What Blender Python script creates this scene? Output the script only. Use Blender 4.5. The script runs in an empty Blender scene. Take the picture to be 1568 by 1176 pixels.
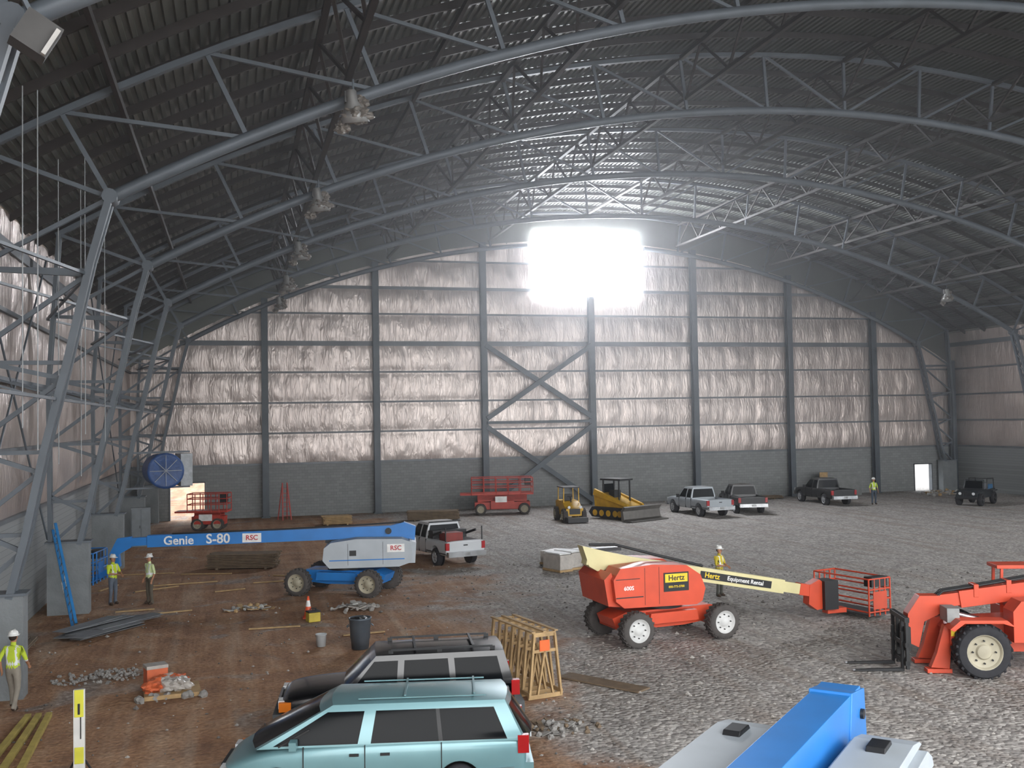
import bpy, bmesh, math, random
from mathutils import Vector, Matrix, noise
random.seed(7)
rad=math.radians; pi=math.pi
COL=bpy.context.collection
def lin(c):
    c/=255.0
    return c/12.92 if c<=.04045 else ((c+.055)/1.055)**2.4
def hx(h): return tuple(lin(int(h[i:i+2],16)) for i in (1,3,5))
MC={}
def M(name,col='#808080',rough=.5,metal=0,ns=3.0,na=.15,bump=0,bs=20,coat=0,emit=0,trans=0):
    if name in MC: return MC[name]
    m=bpy.data.materials.new(name); m.use_nodes=True; nt=m.node_tree; N=nt.nodes; L=nt.links
    p=N['Principled BSDF']; c=hx(col)
    tc=N.new('ShaderNodeTexCoord'); nz=N.new('ShaderNodeTexNoise'); nz.inputs['Scale'].default_value=ns; nz.inputs['Detail'].default_value=5
    L.new(tc.outputs['Object'],nz.inputs['Vector'])
    r=N.new('ShaderNodeValToRGB'); r.color_ramp.elements[0].position=.3; r.color_ramp.elements[1].position=.7
    r.color_ramp.elements[0].color=tuple(x*(1-na) for x in c)+(1,); r.color_ramp.elements[1].color=tuple(min(1,x*(1+na)) for x in c)+(1,)
    L.new(nz.outputs['Fac'],r.inputs['Fac']); L.new(r.outputs['Color'],p.inputs['Base Color'])
    p.inputs['Roughness'].default_value=rough; p.inputs['Metallic'].default_value=metal
    if coat: p.inputs['Coat Weight'].default_value=coat; p.inputs['Coat Roughness'].default_value=.08
    if trans: p.inputs['Transmission Weight'].default_value=trans
    if emit: p.inputs['Emission Color'].default_value=c+(1,); p.inputs['Emission Strength'].default_value=emit
    if bump:
        n2=N.new('ShaderNodeTexNoise'); n2.inputs['Scale'].default_value=bs; n2.inputs['Detail'].default_value=6
        L.new(tc.outputs['Object'],n2.inputs['Vector'])
        b=N.new('ShaderNodeBump'); b.inputs['Strength'].default_value=bump; b.inputs['Distance'].default_value=.05
        L.new(n2.outputs['Fac'],b.inputs['Height']); L.new(b.outputs['Normal'],p.inputs['Normal'])
    MC[name]=m; return m

class B:
    def __init__(s): s.v=[];s.f=[];s.m=[];s.s=[];s.mats=[];s.T=Matrix.Identity(4)
    def mi(s,mat):
        if mat not in s.mats: s.mats.append(mat)
        return s.mats.index(mat)
    def add(s,vs,fs,mat,smooth=False):
        o=len(s.v); T=s.T; s.v+= [tuple(T@Vector(v)) for v in vs]
        multi=isinstance(mat,list)
        for i,f in enumerate(fs):
            s.f.append([o+k for k in f]); s.m.append(s.mi(mat[i] if multi else mat)); s.s.append(smooth)
    def box(s,c,d,mat,rz=0,ry=0,rx=0,tx=1,ty=1):
        X,Y,Z=d[0]/2,d[1]/2,d[2]/2
        vs=[(-X,-Y,-Z),(X,-Y,-Z),(X,Y,-Z),(-X,Y,-Z),(-X*tx,-Y*ty,Z),(X*tx,-Y*ty,Z),(X*tx,Y*ty,Z),(-X*tx,Y*ty,Z)]
        R=Matrix.Translation(c)@Matrix.Rotation(rz,4,'Z')@Matrix.Rotation(ry,4,'Y')@Matrix.Rotation(rx,4,'X')
        s.add([R@Vector(v) for v in vs],[(0,3,2,1),(4,5,6,7),(0,1,5,4),(1,2,6,5),(2,3,7,6),(3,0,4,7)],mat)
    def bx(s,x0,x1,y0,y1,z0,z1,mat): s.box(((x0+x1)/2,(y0+y1)/2,(z0+z1)/2),(abs(x1-x0),abs(y1-y0),abs(z1-z0)),mat)
    def beam(s,p,q,w,h,mat,up=(0,0,1)):
        p=Vector(p);q=Vector(q);d=(q-p)
        if d.length<1e-5: return
        d.normalize(); u=Vector(up)
        if abs(d.dot(u))>.98: u=Vector((1,0,0))
        a=d.cross(u).normalized(); b=a.cross(d)
        vs=[]
        for c in (p,q):
            for i,j in ((-1,-1),(1,-1),(1,1),(-1,1)): vs.append(c+a*i*w/2+b*j*h/2)
        s.add(vs,[(0,1,2,3),(7,6,5,4),(0,4,5,1),(1,5,6,2),(2,6,7,3),(3,7,4,0)],mat)
    def cyl(s,p,q,r,mat,r2=None,n=14,caps=True,smooth=True):
        p=Vector(p);q=Vector(q);r2=r if r2 is None else r2
        d=(q-p).normalized(); u=Vector((0,0,1)) if abs(d.z)<.9 else Vector((1,0,0))
        a=d.cross(u).normalized(); b=a.cross(d); vs=[]
        for c,rr in ((p,r),(q,r2)):
            for i in range(n):
                t=2*pi*i/n; vs.append(c+(a*math.cos(t)+b*math.sin(t))*rr)
        s.add(vs,[(i,i+n,(i+1)%n+n,(i+1)%n) for i in range(n)],mat,smooth)
        if caps: s.add(vs,[tuple(range(n)),tuple(range(2*n-1,n-1,-1))],mat)
    def tube(s,pts,r,mat,n=8):
        for i in range(len(pts)-1): s.cyl(pts[i],pts[i+1],r,mat,n=n)
    def lathe(s,prof,p,d,mat,n=28,smooth=True):
        p=Vector(p);d=Vector(d).normalized(); u=Vector((0,0,1)) if abs(d.z)<.9 else Vector((1,0,0))
        a=d.cross(u).normalized(); b=a.cross(d); vs=[];k=len(prof)
        for r,z in prof:
            for i in range(n):
                t=2*pi*i/n; vs.append(p+d*z+(a*math.cos(t)+b*math.sin(t))*r)
        fs=[];ms=[]
        for j in range(k-1):
            for i in range(n): fs.append((j*n+i,(j+1)*n+i,(j+1)*n+(i+1)%n,j*n+(i+1)%n)); ms.append(mat[j] if isinstance(mat,list) else mat)
        s.add(vs,fs,ms,smooth)
    def prism(s,poly,y0,y1,mat,ins=0):
        n=len(poly); vs=[(x,y0,z) for x,z in poly]+[(x,y1,z) for x,z in poly]
        s.add(vs,[tuple(range(n)),tuple(range(2*n-1,n-1,-1))]+[(i,i+n,(i+1)%n+n,(i+1)%n) for i in range(n)],mat)
    def ball(s,c,r,mat,nz=0,seed=0,sub=3,sc=(1,1,1),zmin=None):
        bm=bmesh.new(); bmesh.ops.create_icosphere(bm,subdivisions=sub,radius=1)
        vs=[]
        for v in bm.verts:
            k=1+(nz*noise.noise(v.co*2.3+Vector((seed,0,0)))+nz*.6*noise.noise(v.co*6+Vector((0,seed,0))) if nz else 0)
            q=Vector((v.co.x*sc[0],v.co.y*sc[1],v.co.z*sc[2]))*r*k+Vector(c)
            if zmin is not None: q.z=max(q.z,zmin)
            vs.append(q)
        fs=[tuple(v.index for v in f.verts) for f in bm.faces]; bm.free()
        s.add(vs,fs,mat,nz==0 or sub>3)
    def text(s,t,size,Mx,mat,ext=.006,align='CENTER'):
        cu=bpy.data.curves.new('t','FONT'); cu.body=t; cu.size=size; cu.extrude=ext; cu.align_x=align; cu.align_y='CENTER'; cu.resolution_u=3; cu.offset=size*.018
        o=bpy.data.objects.new('t',cu); COL.objects.link(o); dg=bpy.context.evaluated_depsgraph_get()
        me=o.evaluated_get(dg).to_mesh()
        s.add([Mx@v.co for v in me.vertices],[tuple(p.vertices) for p in me.polygons],mat)
        bpy.data.objects.remove(o)
    def obj(s,name,loc=(0,0,0),rz=0,bevel=0,parent=None):
        me=bpy.data.meshes.new(name); me.from_pydata(s.v,[],s.f)
        for m in s.mats: me.materials.append(m)
        me.polygons.foreach_set('material_index',s.m); me.polygons.foreach_set('use_smooth',s.s); me.update()
        o=bpy.data.objects.new(name,me); COL.objects.link(o); o.location=loc; o.rotation_euler=(0,0,rz)
        if bevel:
            b=o.modifiers.new('bev','BEVEL'); b.width=bevel; b.segments=3; b.limit_method='ANGLE'; b.angle_limit=rad(50)
        return o
def bake(me,mods):
    o=bpy.data.objects.new('tmp',me); COL.objects.link(o); extra=mods(o) or []
    dg=bpy.context.evaluated_depsgraph_get(); dg.update()
    r=bpy.data.meshes.new_from_object(o.evaluated_get(dg)); bpy.data.objects.remove(o)
    for e in extra: bpy.data.objects.remove(e)
    return r
RZ=lambda a: Matrix.Rotation(a,4,'Z')
TR=lambda *p: Matrix.Translation(p)

# ---------------- camera
cam=bpy.data.cameras.new('camera'); co=bpy.data.objects.new('camera',cam); COL.objects.link(co)
cam.sensor_width=36; cam.lens=35.8; cam.clip_end=500
co.matrix_world=Matrix.Translation((0,0,6.5))@Matrix.Rotation(rad(-15.3),4,'Z')@Matrix.Rotation(rad(92.0),4,'X')@Matrix.Rotation(rad(-1.0),4,'Z')
bpy.context.scene.camera=co
try: bpy.context.scene.view_settings.view_transform='Standard'
except: pass

# ---------------- shell
CX=25.9; ZC=-40.35; YB=73.3; XL=-6.8; XR=58.6
def arc(x,R): return ZC+math.sqrt(R*R-(x-CX)**2)
def foil():
    m=bpy.data.materials.new('foil_insulation'); m.use_nodes=True; nt=m.node_tree;N=nt.nodes;L=nt.links;p=N['Principled BSDF']
    tc=N.new('ShaderNodeTexCoord'); nz=N.new('ShaderNodeTexNoise'); nz.inputs['Scale'].default_value=.35; nz.inputs['Detail'].default_value=8
    L.new(tc.outputs['Object'],nz.inputs['Vector'])
    r=N.new('ShaderNodeValToRGB'); r.color_ramp.elements[0].position=.3; r.color_ramp.elements[1].position=.7
    r.color_ramp.elements[0].color=(*hx('#b5a8a2'),1); r.color_ramp.elements[1].color=(*hx('#d3c6bf'),1)
    L.new(nz.outputs['Fac'],r.inputs['Fac']); L.new(r.outputs['Color'],p.inputs['Base Color'])
    p.inputs['Roughness'].default_value=.32; p.inputs['Metallic'].default_value=.5
    mp=N.new('ShaderNodeMapping'); mp.inputs['Scale'].default_value=(2.6,2.6,.6); L.new(tc.outputs['Object'],mp.inputs['Vector'])
    n2=N.new('ShaderNodeTexNoise'); n2.inputs['Scale'].default_value=1.6; n2.inputs['Detail'].default_value=5; n2.inputs['Distortion'].default_value=1.2
    L.new(mp.outputs['Vector'],n2.inputs['Vector'])
    b=N.new('ShaderNodeBump'); b.inputs['Strength'].default_value=.5; b.inputs['Distance'].default_value=.12
    L.new(n2.outputs['Fac'],b.inputs['Height']); L.new(b.outputs['Normal'],p.inputs['Normal']); return m
FOIL=foil()
def blockmat():
    m=bpy.data.materials.new('concrete_block'); m.use_nodes=True; nt=m.node_tree;N=nt.nodes;L=nt.links;p=N['Principled BSDF']
    tc=N.new('ShaderNodeTexCoord'); mp=N.new('ShaderNodeMapping'); mp.inputs['Rotation'].default_value=(rad(90),0,0); L.new(tc.outputs['Object'],mp.inputs['Vector'])
    br=N.new('ShaderNodeTexBrick'); br.inputs['Scale'].default_value=1; br.inputs['Brick Width'].default_value=.4; br.inputs['Row Height'].default_value=.2; br.inputs['Mortar Size'].default_value=.008
    br.inputs['Color1'].default_value=(*hx('#8c8e8e'),1); br.inputs['Color2'].default_value=(*hx('#808282'),1); br.inputs['Mortar'].default_value=(*hx('#6c6f70'),1)
    L.new(mp.outputs['Vector'],br.inputs['Vector']); L.new(br.outputs['Color'],p.inputs['Base Color']); p.inputs['Roughness'].default_value=.9; return m
BLOCK=blockmat()
STEEL=M('steel_paint_grey','#636a71',.5,.1,1.5,.12)
COLM=M('column_paint','#474f56',.5,.1,1.5,.15)
DARKST=M('dark_joist_steel','#37312e',.6,.1)
DECK=M('roof_deck_metal','#5f615b',.33,.3,.4,.15)
CONC=M('concrete_pier','#7c8082',.85,0,2,.12,.3,12)
GIRT=M('girt_strip','#6a6e72',.5,.2,.6,.2)
WT=[3.68,5.82,7.95,10.1,12.15,14.3,16.2,18.2,20.3,22.6]
def foilwall(name,O,D,Nn,length,ztop,z0=3.68):
    O=Vector(O);D=Vector(D);Nn=Vector(Nn); nx=int(length/.2); vs=[];fs=[]
    zs=[]
    for a,b in zip(WT[:-1],WT[1:]):
        n=9
        for i in range(n): zs.append(a+(b-a)*i/n)
    zs.append(WT[-1]); nz=len(zs)
    def dep(u,z):
        for a,b in zip(WT[:-1],WT[1:]):
            if a<=z<=b: k=(z-a)/(b-a); break
        else: k=0
        w=(u%1.27)/1.27
        puff=(max(0,math.sin(pi*k))**.6)*.08
        seam=min(1,min(w,1-w)*6)
        q=noise.noise(Vector((u*1.1,z*.5,1.3)))*.06+noise.noise(Vector((u*3.1,z*.8,5)))*.045
        return puff*(.35+.65*seam)+q*min(1,puff*14)
    for i in range(nx+1):
        u=i*length/nx; top=ztop(u)
        for z in zs:
            zz=min(z,top); p=O+D*u+Nn*dep(u,zz); vs.append((p.x,p.y,zz))
    for i in range(nx):
        u=(i+.5)*length/nx
        for j in range(nz-1):
            if zs[j]>ztop(u): continue
            fs.append((i*nz+j,(i+1)*nz+j,(i+1)*nz+j+1,i*nz+j+1))
    b=B(); b.add(vs,fs,FOIL,True)
    for k,z in enumerate(WT[:-1]):
        us=[i*length/80 for i in range(81)]
        seg=[u for u in us if ztop(u)>z+.1]
        h=.34 if k in(4,) else (.22 if k in(6,) else .13)
        for u in seg[:-1]:
            if u+length/80-.001<=seg[-1]:
                p=O+D*u+Nn*.07; q=O+D*(u+length/80)+Nn*.07
                b.beam((p.x,p.y,z),(q.x,q.y,z),.12,h,GIRT)
    return b
WZ0,WZ1=15.75,20.7
b=foilwall('wall_back',(XL,YB,0),(1,0,0),(0,-1,0),XR-XL,lambda u:arc(XL+u,60.4))
d1=(-4.3,-1.9,2.6); d2=(54.6,56.4,2.25)
for x0,x1 in ((XL,d1[0]),(d1[1],d2[0]),(d2[1],XR)): b.bx(x0,x1,YB-.05,YB+.25,0,3.68,BLOCK)
for d in (d1,d2): b.bx(d[0],d[1],YB-.05,YB+.25,d[2],3.68,BLOCK)
b.bx(XL,XR,YB-.18,YB+.02,3.6,3.74,GIRT)
n=60
for i in range(n):
    x0=XL+(XR-XL)*i/n; x1=XL+(XR-XL)*(i+1)/n
    b.add([(x0,YB-.02,arc(x0,60.3)),(x1,YB-.02,arc(x1,60.3)),(x1,YB-.02,arc(x1,62.8)),(x0,YB-.02,arc(x0,62.8))],[(0,1,2,3)],DECK)
b.obj('wall_back')
b=foilwall('wall_left',(XL,YB,0),(0,-1,0),(1,0,0),YB+2,lambda u:arc(XL,62.7)); b.bx(XL-.25,XL+.05,-2,YB,0,3.68,BLOCK); b.obj('wall_left')
b=foilwall('wall_right',(XR,46,0),(0,1,0),(-1,0,0),YB-46,lambda u:arc(XR,62.7)); b.bx(XR-.05,XR+.25,46,YB,0,3.68,BLOCK); b.bx(XR,XR+.2,-2,46,10.1,arc(XR,62.7),FOIL); b.obj('wall_right')
b=B(); EM=M('translucent_panel','#f4f8ff',.4,0,1,.02,emit=60)
b.bx(21.9,30.4,YB-.3,YB-.26,WZ0,WZ1,EM); b.obj('window_1')
for i,d in enumerate((d1,d2)):
    b=B(); fr=M('door_frame','#5c6064',.5,.3)
    b.bx(d[0]+.01,d[0]+.08,YB-.1,YB+.3,0,d[2]-.01,fr); b.bx(d[1]-.08,d[1]-.01,YB-.1,YB+.3,0,d[2]-.01,fr); b.bx(d[0]+.01,d[1]-.01,YB-.1,YB+.3,d[2]-.08,d[2]-.01,fr); b.obj('door_%d'%(i+1))
b=B(); R=62.7; a0=math.asin((XL-CX)/R); a1=math.asin((XR-CX)/R); n=250; prof=[]
for i in range(n+1):
    a=a0+(a1-a0)*i/n
    for k,(da,dr) in enumerate(((0,0),(.42,0),(.5,.07),(.92,.07))):
        if i==n and k>0: break
        aa=a+da*(a1-a0)/n; prof.append((CX+(R+dr)*math.sin(aa),ZC+(R+dr)*math.cos(aa)))
m=len(prof); vs=[(x,-2,z) for x,z in prof]+[(x,YB,z) for x,z in prof]
b.add(vs,[(i,i+1,m+i+1,m+i) for i in range(m-1)],DECK)
b.obj('ceiling')
def floormat():
    m=bpy.data.materials.new('dirt_and_gravel'); m.use_nodes=True; nt=m.node_tree;N=nt.nodes;L=nt.links;p=N['Principled BSDF']
    g=N.new('ShaderNodeNewGeometry'); sx=N.new('ShaderNodeSeparateXYZ'); L.new(g.outputs['Position'],sx.inputs[0])
    def nz(sc,det=6,dist=0,vec=None):
        n=N.new('ShaderNodeTexNoise'); n.inputs['Scale'].default_value=sc; n.inputs['Detail'].default_value=det; n.inputs['Distortion'].default_value=dist; L.new(vec or g.outputs['Position'],n.inputs['Vector']); return n
    def mth(op,a,b=None,c=None):
        n=N.new('ShaderNodeMath'); n.operation=op
        for i,q in enumerate((a,b,c)):
            if q is None: continue
            if isinstance(q,(int,float)): n.inputs[i].default_value=q
            else: L.new(q,n.inputs[i])
        return n.outputs[0]
    def ramp(f,els):
        r=N.new('ShaderNodeValToRGB'); e=r.color_ramp.elements
        e[0].position=els[0][0]; e[0].color=(*hx(els[0][1]),1); e[1].position=els[-1][0]; e[1].color=(*hx(els[-1][1]),1)
        for q in els[1:-1]: x=e.new(q[0]); x.color=(*hx(q[1]),1)
        L.new(f,r.inputs['Fac']); return r.outputs['Color']
    def mix(f,a,bb,mode='MIX'):
        n=N.new('ShaderNodeMix'); n.data_type='RGBA'; n.blend_type=mode
        if isinstance(f,(int,float)): n.inputs[0].default_value=f
        else: L.new(f,n.inputs[0])
        L.new(a,n.inputs[6]); L.new(bb,n.inputs[7]); return n.outputs[2]
    def sstep(v,a,b_):
        r=N.new('ShaderNodeMapRange'); r.interpolation_type='SMOOTHSTEP'; r.inputs['From Min'].default_value=a; r.inputs['From Max'].default_value=b_; L.new(v,r.inputs['Value']); return r.outputs[0]
    big=nz(.16,8,.6).outputs['Fac']; mid=nz(.9,9,.3).outputs['Fac']; fine=nz(9,8).outputs['Fac']; mm=nz(.35,8,1.2).outputs['Fac']
    mp=N.new('ShaderNodeMapping'); mp.inputs['Rotation'].default_value=(0,0,rad(25)); mp.inputs['Scale'].default_value=(1.6,.12,1); L.new(g.outputs['Position'],mp.inputs['Vector'])
    trk=nz(1.0,5,.4,mp.outputs['Vector']).outputs['Fac']
    e=mth('SUBTRACT',sx.outputs[0],mth('MULTIPLY_ADD',sx.outputs[1],.03,6.3))
    e=mth('ADD',e,mth('MULTIPLY_ADD',big,14,-7)); e=mth('ADD',e,mth('MULTIPLY_ADD',mid,6,-3))
    msk=sstep(e,-1.6,2.2)
    dirt=ramp(mid,[(.28,'#7c5a43'),(.46,'#a57b5b'),(.58,'#b98f6c'),(.75,'#c4ab92')])
    dirt2=ramp(trk,[(.35,'#866047'),(.5,'#ad8564'),(.68,'#c9b39c')]); dirt=mix(.45,dirt,dirt2)
    patch=sstep(mm,.56,.68)
    vo=N.new('ShaderNodeTexVoronoi'); vo.inputs['Scale'].default_value=9; L.new(g.outputs['Position'],vo.inputs['Vector'])
    vb=N.new('ShaderNodeRGBToBW'); L.new(vo.outputs['Color'],vb.inputs[0])
    grav=ramp(vb.outputs[0],[(.15,'#6b6764'),(.5,'#9b9692'),(.88,'#cdc8c2')])
    grav2=ramp(mid,[(.3,'#7f7975'),(.7,'#b0aba5')]); grav=mix(.45,grav,grav2)
    grav=mix(mth('MULTIPLY',sstep(trk,.48,.66),.55),grav,ramp(fine,[(.3,'#75695f'),(.7,'#9b8e82')]))
    dirt=mix(mth('MULTIPLY',patch,.7),dirt,grav)
    dk=mix(1.0,dirt,ramp(fine,[(.25,'#b8b0a8'),(.7,'#ffffff')]),'MULTIPLY')
    c=mix(msk,dk,grav)
    L.new(c,p.inputs['Base Color']); p.inputs['Roughness'].default_value=.92
    bp=N.new('ShaderNodeBump'); bp.inputs['Strength'].default_value=.8; bp.inputs['Distance'].default_value=.06
    hh=mth('ADD',mth('MULTIPLY',fine,.9),mth('MULTIPLY',mth('MULTIPLY',vo.outputs['Distance'],-.9),msk)); hh=mth('ADD',hh,mth('MULTIPLY',mid,2.2)); hh=mth('ADD',hh,mth('MULTIPLY',trk,1.5))
    L.new(hh,bp.inputs['Height']); L.new(bp.outputs['Normal'],p.inputs['Normal']); return m
b=B(); b.add([(-40,-40,0),(110,-40,0),(110,130,0),(-40,130,0)],[(0,1,2,3)],floormat())
rr=random.Random(11); GS=[M('gravel_stone','#a09b95',.9,0,3,.2),M('gravel_stone_dark','#6a6663',.9)]
for i in range(5200):
    d=12+34*rr.random()**1.4; a=rad(rr.uniform(-14,44)); x=d*math.sin(a); y=d*math.cos(a)
    if x>40 or x<-6.3: continue
    if x<6.5+rr.gauss(0,1.5) and rr.random()<.8: continue
    s=rr.uniform(.02,.055)*(1.9 if rr.random()<.05 else 1)
    c=Vector((x,y,s*.3)); vs=[c+Vector((rr.uniform(.6,1.2)*s*q[0],rr.uniform(.6,1.2)*s*q[1],rr.uniform(.4,.9)*s*q[2])) for q in ((1,0,0),(0,1,0),(-1,0,0),(0,-1,0),(0,0,1),(0,0,-1))]
    b.add(vs,[(0,1,4),(1,2,4),(2,3,4),(3,0,4),(1,0,5),(2,1,5),(3,2,5),(0,3,5)],GS[rr.random()<.45])
b.obj('floor')
def frame(y,name,gap=False):
    b=B(); RL=60;RU=62.4; A=math.asin(28.85/RL); n=16
    def P(R,a,yy=y): return Vector((CX+R*math.sin(a),yy,ZC+R*math.cos(a)))
    def skip(a): return gap and abs(CX+60*math.sin(a)-26.1)<4.5
    for i in range(n*4):
        a=-A+2*A*i/(n*4); a2=-A+2*A*(i+1)/(n*4)
        if skip((a+a2)/2): continue
        b.cyl(P(RL,a),P(RL,a2),.16,STEEL,n=10,caps=False)
    AU=math.asin(31.9/RU)
    for i in range(40):
        a=-AU+2*AU*i/40; a2=-AU+2*AU*(i+1)/40; b.beam(P(RU,a),P(RU,a2),.2,.16,STEEL)
    for i in range(n+1):
        a=-A+2*A*i/n
        if not skip(a): b.beam(P(RL,a),P(RU,a),.1,.12,STEEL)
        if i<n:
            a2=-A+2*A*(i+1)/n
            if skip(a) or skip(a2): continue
            if i<n//2: b.beam(P(RU,a),P(RL,a2),.1,.1,STEEL)
            else: b.beam(P(RL,a),P(RU,a2),.1,.1,STEEL)
    for sgn in (1,-1):
        def q(x,z,dy=0): return Vector((x if sgn==1 else 2*CX-x,y+dy,z))
        inner=[(-2.95,12.25),(-3.4,10.6),(-3.97,8),(-4.5,5.8),(-4.9,3.8),(-5.25,2.4)]
        for k in range(len(inner)-1):
            for dy in (-.22,.22): b.beam(q(*inner[k],dy),q(*inner[k+1],dy),.17,.17,STEEL,up=(1,0,0))
            p0=Vector(inner[k]);p1=Vector(inner[k+1]); nn=max(1,int((p1-p0).length/.4))
            for j in range(nn):
                c0=p0.lerp(p1,j/nn);c1=p0.lerp(p1,(j+1)/nn); s=1 if j%2 else -1
                b.beam(q(c0.x,c0.y,-.17*s),q(c1.x,c1.y,.17*s),.09,.07,STEEL)
        b.cyl(q(-2.95,12.25,-.3),q(-2.95,12.25,.3),.19,STEEL,n=12)
        out=[(-5.9,13.3),(-6.25,8),(-6.2,2.4)]
        for k in range(2):
            for dy in (-.14,.14): b.beam(q(*out[k],dy),q(*out[k+1],dy),.13,.13,STEEL,up=(1,0,0))
        web=[(-5.9,13.3),(-2.95,12.25),(-6.1,10.4),(-3.5,10.3),(-6.25,8.2),(-4.05,7.7),(-6.25,6.0),(-4.6,5.4),(-6.2,4.1),(-5.0,3.5),(-6.2,2.4)]
        for k in range(len(web)-1): b.beam(q(*web[k]),q(*web[k+1]),.11,.11,STEEL)
        for z,xi in ((10.4,-3.45),(8.1,-3.95),(5.9,-4.45),(3.9,-4.88)): b.beam(q(-6.2,z),q(xi,z),.1,.1,STEEL)
        x=-5.6 if sgn==1 else 2*CX+5.6
        b.box((x,y,1.25),(1.35,.6,2.5),CONC); b.box((x,y,2.5),(1.5,.7,.06),STEEL)
    return b.obj(name)
FY=[4.0,15.6,27.2,38.7,50.2,61.7,72.6]
for y in FY: frame(y,'truss_frame',y>70)
b=B()
y=0
while y<YB:
    n=30
    for i in range(n):
        a=a0+(a1-a0)*i/n;a2=a0+(a1-a0)*(i+1)/n; r=62.57
        b.beam((CX+r*math.sin(a),y,ZC+r*math.cos(a)),(CX+r*math.sin(a2),y,ZC+r*math.cos(a2)),.09,.24,DARKST)
    y+=2.3
for x in (-2.2,2.9,7.2,10.7,18.3,25.9,33.5,41.1,44.6,48.9,54):
    a=math.asin((x-CX)/61)
    def PP(r,y): return (CX+r*math.sin(a),y,ZC+r*math.cos(a))
    big= x not in(-2.2,7.2,44.6,54)
    ye=YB-.4 if x!=25.9 else 61.7
    if big:
        b.beam(PP(62.3,0),PP(62.3,YB-.4),.18,.16,DARKST); b.beam(PP(60.6,0),PP(60.6,ye),.16,.14,DARKST)
        for y0,y1 in zip(FY[:-1],FY[1:]):
            if y1>ye+.5: continue
            for k in range(6):
                ya=y0+(y1-y0)*k/6; yb=y0+(y1-y0)*(k+1)/6
                b.beam(PP(62.3 if k%2 else 60.6,ya),PP(60.6 if k%2 else 62.3,yb),.09,.09,DARKST)
    else: b.beam(PP(62.3,0),PP(62.3,YB-.4),.12,.2,DARKST)
b.obj('roof_joists')
b=B()
for x in (2.1,9.85,17.8,26.2,34.7,43.0,50.7,58.2):
    t=arc(x,60.5) if x!=26.2 else 15.7
    b.bx(x-.22,x+.22,YB-.36,YB-.33,0,t,COLM); b.bx(x-.22,x+.22,YB-.75,YB-.72,0,t,COLM); b.bx(x-.02,x+.02,YB-.74,YB-.34,0,t,COLM)
    b.bx(x-.3,x+.3,YB-.85,YB-.25,0,.08,COLM)
y=YB-.85
for z0,z1 in ((.3,6.0),(6.6,12.0)):
    b.beam((17.9,y,z0),(26.1,y,z1),.14,.34,COLM); b.beam((17.9,y+.12,z1),(26.1,y+.12,z0),.14,.34,COLM)
b.beam((17.9,y,6.3),(26.1,y,6.3),.14,.2,COLM)
b.obj('steel_columns')
b=B()
for y0,y1 in ((27.2,38.7),(50.2,61.7),(4,15.6)):
    b.cyl((-6.3,y0,2.6),(-6.3,y1,12.5),.035,STEEL,n=6); b.cyl((-6.3,y1,2.6),(-6.3,y0,12.5),.035,STEEL,n=6)
for y0 in FY[:-1]:
    b.beam((-6.35,y0,7.9),(-6.35,y0+11.5,7.9),.1,.16,STEEL)
    b.beam((-4.2,y0,7.2),(-4.2,y0+11.5,7.2),.07,.07,STEEL)
    b.beam((-6.3,y0,10.3),(-3.5,y0+11.5,10.3),.07,.07,STEEL); b.beam((-3.5,y0,10.3),(-6.3,y0+11.5,10.3),.07,.07,STEEL)
    for k in range(1,4):
        yy=y0+11.5*k/4; b.beam((-6.35,yy,7.9),(-4.2,yy,7.2),.05,.05,STEEL)
for (x,y,z0) in ((-4.4,24,6.5),(-4.2,24.6,6.0),(-4.6,30,5.5),(-4.0,30.6,6.3),(-4.5,33.5,5),(-4.1,36,6),(-4.4,20.5,7),(-4.7,21.2,6.8)): b.cyl((x,y,z0),(x,y,arc(x,62.2)),.014,M('hanging_wire','#a3a6a8',.5),n=5)
b.obj('wall_bracing')

# ================= common materials
TIRE=M('tire_rubber','#26262a',.85,0,8,.2); TIREG=M('dusty_tire','#4a4644',.9,0,5,.2)
RIMS=M('silver_rim','#b4b6b8',.35,.6); RIMC=M('cream_rim','#a19a86',.6); RIMW=M('white_rim','#c4c4c2',.6)
BLK=M('black_plastic','#1c1d1f',.5); GLASS=M('car_glass','#0c0f12',.12,0,1,.05); GLASS.node_tree.nodes['Principled BSDF'].inputs['Specular IOR Level'].default_value=.09; CHR=M('chrome','#c0c2c4',.25,.9)
RED=M('red_lens','#a3151a',.25,0,coat=.6); AMB=M('amber_lens','#d0701a',.3); LENS=M('clear_lens','#d7dadb',.2,0,coat=.6)
PLATE=M('license_plate','#d9dadb',.5); INT=M('seat_fabric','#5a5c60',.9)
WHITE=M('sign_white','#e4e4e2',.5); YEL=M('sign_yellow','#e2c22a',.5)

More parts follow.
